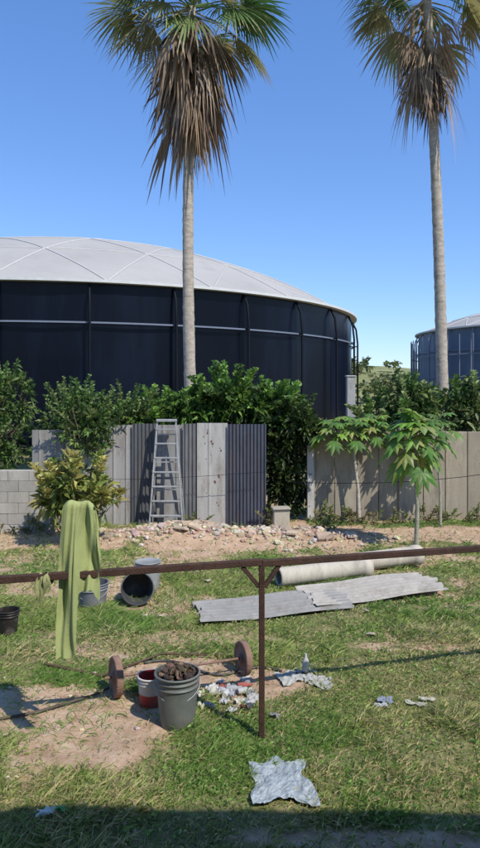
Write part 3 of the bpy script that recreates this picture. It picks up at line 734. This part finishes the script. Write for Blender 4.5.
# ------------------------------------------------------------------ grass
def blades(N_,x0,x1,y0,y1,Lm,Wm,seed):
    r=np.random.default_rng(seed)
    x=r.uniform(x0,x1,N_);y=r.uniform(y0,y1,N_)
    k=np.abs(x)<(y*.46+.7)
    x,y=x[k],y[k]
    dens=sm(.32,.60,fbm(x,y,3.3,3))
    dm=dirt_mask(x,y)
    keep=r.random(len(x))<(.20+.80*dens)*(1-dm)**1.7+.035
    under=((ell(x,y,.42,8.15,1.0,.40,R(14))<1)|(ell(x,y,1.75,8.68,1.0,.42,R(19))<1))
    flat=(np.abs(x-.27)<.15)&(np.abs(y-4.5)<.19)
    keep&=~under&~flat
    x,y,dm,dens=x[keep],y[keep],dm[keep],dens[keep];n=len(x)
    patch=fbm(x+80,y+20,.7,3);tuft=sm(.55,.75,fbm(x+15,y+26,2.2,2))
    tall=.5+.7*dens*sm(.3,.7,fbm(x+5,y+66,1.1,3))+.9*tuft+.2*r.random(n)
    L=Lm*tall*(.5+.9*r.random(n));Wd=Wm*(.6+.8*r.random(n))
    az=r.uniform(0,2*np.pi,n);tl=r.random(n)**.7*1.1
    D=np.stack([np.cos(az)*np.sin(tl),np.sin(az)*np.sin(tl),np.cos(tl)],1)
    P=np.stack([x,y,H(x,y)-.006],1)
    S=norm(np.cross(D,np.stack([np.cos(az+1.3),np.sin(az+1.3),0*az],1)+1e-4))
    Lc=L[:,None];Wc=Wd[:,None]
    mid=P+D*Lc*.5;tip=P+D*Lc+np.stack([np.cos(az),np.sin(az),-.6+0*az],1)*Lc*.28
    V=np.stack([P,mid+S*Wc*.5,tip,mid-S*Wc*.5],1).reshape(-1,3)
    F=np.arange(n*4).reshape(-1,4)
    g1=np.array([.19,.32,.075]);g2=np.array([.33,.40,.125]);g3=np.array([.56,.48,.26]);g4=np.array([.12,.20,.05])
    t=sm(.38,.62,patch)[:,None];C=g1*(1-t)+g2*t
    q=r.random((n,1));dry=.08+.42*sm(.46,.66,fbm(x+33,y+3,1.0,3))[:,None]
    C=np.where(q<dry,g3,C);C=np.where((q>.85),g4,C)
    C=C*(.7+.6*r.random((n,1)))
    return V,F,C
parts=[blades(235000,-3.6,3.6,3.2,6.4,.075,.009,1),blades(170000,-5,5.3,6.4,9.5,.075,.012,2),blades(100000,-7,7.2,9.5,13.6,.08,.017,3)]
off=0;VV=[];FF=[];CC=[]
for v,f,c in parts: VV.append(v);FF.append(f+off);CC.append(c);off+=len(v)
fast_mesh('grass',np.concatenate(VV),np.concatenate(FF),np.concatenate(CC),[M_grass],4)
r=np.random.default_rng(9);n=16000
x=r.uniform(-4,4.5,n);y=3.3+9.5*r.random(n)**1.3
k=(fbm(x+3,y+8,1.6,3)>.53)&(dirt_mask(x,y)<.35)&((np.abs(x-.27)>.2)|(np.abs(y-4.5)>.26))
x,y=x[k],y[k];n=len(x)
P=np.stack([x,y,H(x,y)+.01+.05*r.random(n)],1);az=r.uniform(0,6.28,n);D=np.stack([np.cos(az),np.sin(az),.5*r.random(n)],1)
v,f=leaves(P,D,.02+.03*r.random(n),.012+.014*r.random(n))
C=np.array([.19,.31,.075])*(.6+.9*r.random((n,1)));fast_mesh('ground_weeds',v,f,np.repeat(C,2,axis=0),[M_leaf],3)
# ------------------------------------------------------------------ background land
hm=MB();nxh,nyh=90,14;vs=[]
for j in range(nyh+1):
    for i in range(nxh+1):
        x=-120+300*i/nxh;y=78+60*j/nyh
        vs.append((x,y,-.5+(6.3*math.sin(math.pi*min(1,j/nyh*1.0))**.7)*(.75+.5*float(fbm(x,y,.05,3)))))
hm.add(vs,[(j*(nxh+1)+i,j*(nxh+1)+i+1,(j+1)*(nxh+1)+i+1,(j+1)*(nxh+1)+i) for j in range(nyh) for i in range(nxh)],(.5,)*3,0,True)
M_hill=make_mat('hill_grass',(.22,.23,.10),rough=.95,var=.45,scale=.5,stain=(.08,.12,.04),st_scale=.25,st_amt=.9,bump=.8,bscale=2)
hm.build('hill',[M_hill],(0,100,0))
bl_=[];r=random.Random(4)
for k in range(70):
    x=r.uniform(-5,45);y=r.uniform(76,98);bl_.append((x,y,2.2+(y-76)*.2,r.uniform(1,2.4),1.2,r.uniform(.6,1.3)))
bush('distant_trees',bl_,900,14,.6,.35,[(.12,.16,.05),(.16,.20,.075),(.22,.23,.10)],(20,85,0))
bush('scrub',[(x,22+3*r.random(),.5,1.3,1,.9+.5*r.random()) for x in np.arange(-12,13,1.6)],600,14,.28,.12,G1+[(.2,.2,.09)],(0,23,0),shoots=40)
# ------------------------------------------------------------------ house the view is taken from (behind the viewpoint)
hs=bpy.data.objects.new('house',None);hs.location=(0,-3,0);scene.collection.objects.link(hs)
M_house=make_mat('house_plaster',(.45,.42,.36),rough=.9,var=.1);M_glass=make_mat('window_glass',(.02,.025,.03),rough=.1,spec=.6)
q=MB();q.box((0,-4.5,2.0),(12,5,4.0));q.build('walls',[M_house],(0,-4.5,2),hs)
q=MB();q.box((0,-2.9,4.02+.06),(13.5,9.08,.13));q.build('roof_slab',[M_house],(0,-3,4),hs)
q=MB();q.box((0,-.95,1.05),(10,2.05,.15));q.build('balcony_floor',[M_house],(0,-.9,1),hs)
q=MB()
for x in(-3.5,3.5): q.box((x,-1.985,2.4),(1.4,.03,1.1))
q.build('windows',[M_glass],(0,-2,2.4),hs)
q=MB();q.box((0,-1.98,2.18),(.95,.04,2.1));q.build('door',[M_rust],(0,-2,2.2),hs)
# ------------------------------------------------------------------ light, sky, camera
el=R(50);az=R(180-42)
to=Vector((math.sin(az)*math.cos(el),math.cos(az)*math.cos(el),math.sin(el)))
sd=bpy.data.lights.new('sun','SUN');sd.energy=5.0;sd.angle=R(.5);sd.color=(1,.945,.85)
so=bpy.data.objects.new('sun',sd);so.rotation_euler=to.to_track_quat('Z','Y').to_euler();so.location=(5,-5,20);scene.collection.objects.link(so)
w=bpy.data.worlds.new('World');scene.world=w;w.use_nodes=True;nt=w.node_tree
sk=nt.nodes.new('ShaderNodeTexSky');sk.sky_type='NISHITA';sk.sun_disc=False;sk.sun_elevation=el;sk.sun_rotation=az
sk.air_density=1.0;sk.dust_density=.15;sk.ozone_density=3.0;sk.altitude=0
mu=nt.nodes.new('ShaderNodeVectorMath');mu.operation='MULTIPLY';mu.inputs[1].default_value=(.78,.84,.95)
adn=nt.nodes.new('ShaderNodeVectorMath');adn.operation='ADD';adn.inputs[1].default_value=(.08,.52,1.75)
nt.links.new(sk.outputs[0],mu.inputs[0]);nt.links.new(mu.outputs[0],adn.inputs[0])
bg=nt.nodes['Background'];bg.inputs[1].default_value=.15;nt.links.new(adn.outputs[0],bg.inputs[0])
cd=bpy.data.cameras.new('camera');cd.sensor_fit='VERTICAL';cd.sensor_height=36;cd.lens=36*660/848;cd.shift_y=-34/848
cd.clip_end=3000;cd.clip_start=.05
co=bpy.data.objects.new('camera',cd);co.location=(0,0,2.7);co.rotation_euler=(R(90),0,0);scene.collection.objects.link(co);scene.camera=co
scene.view_settings.view_transform='Standard';scene.view_settings.look='None';scene.view_settings.exposure=0
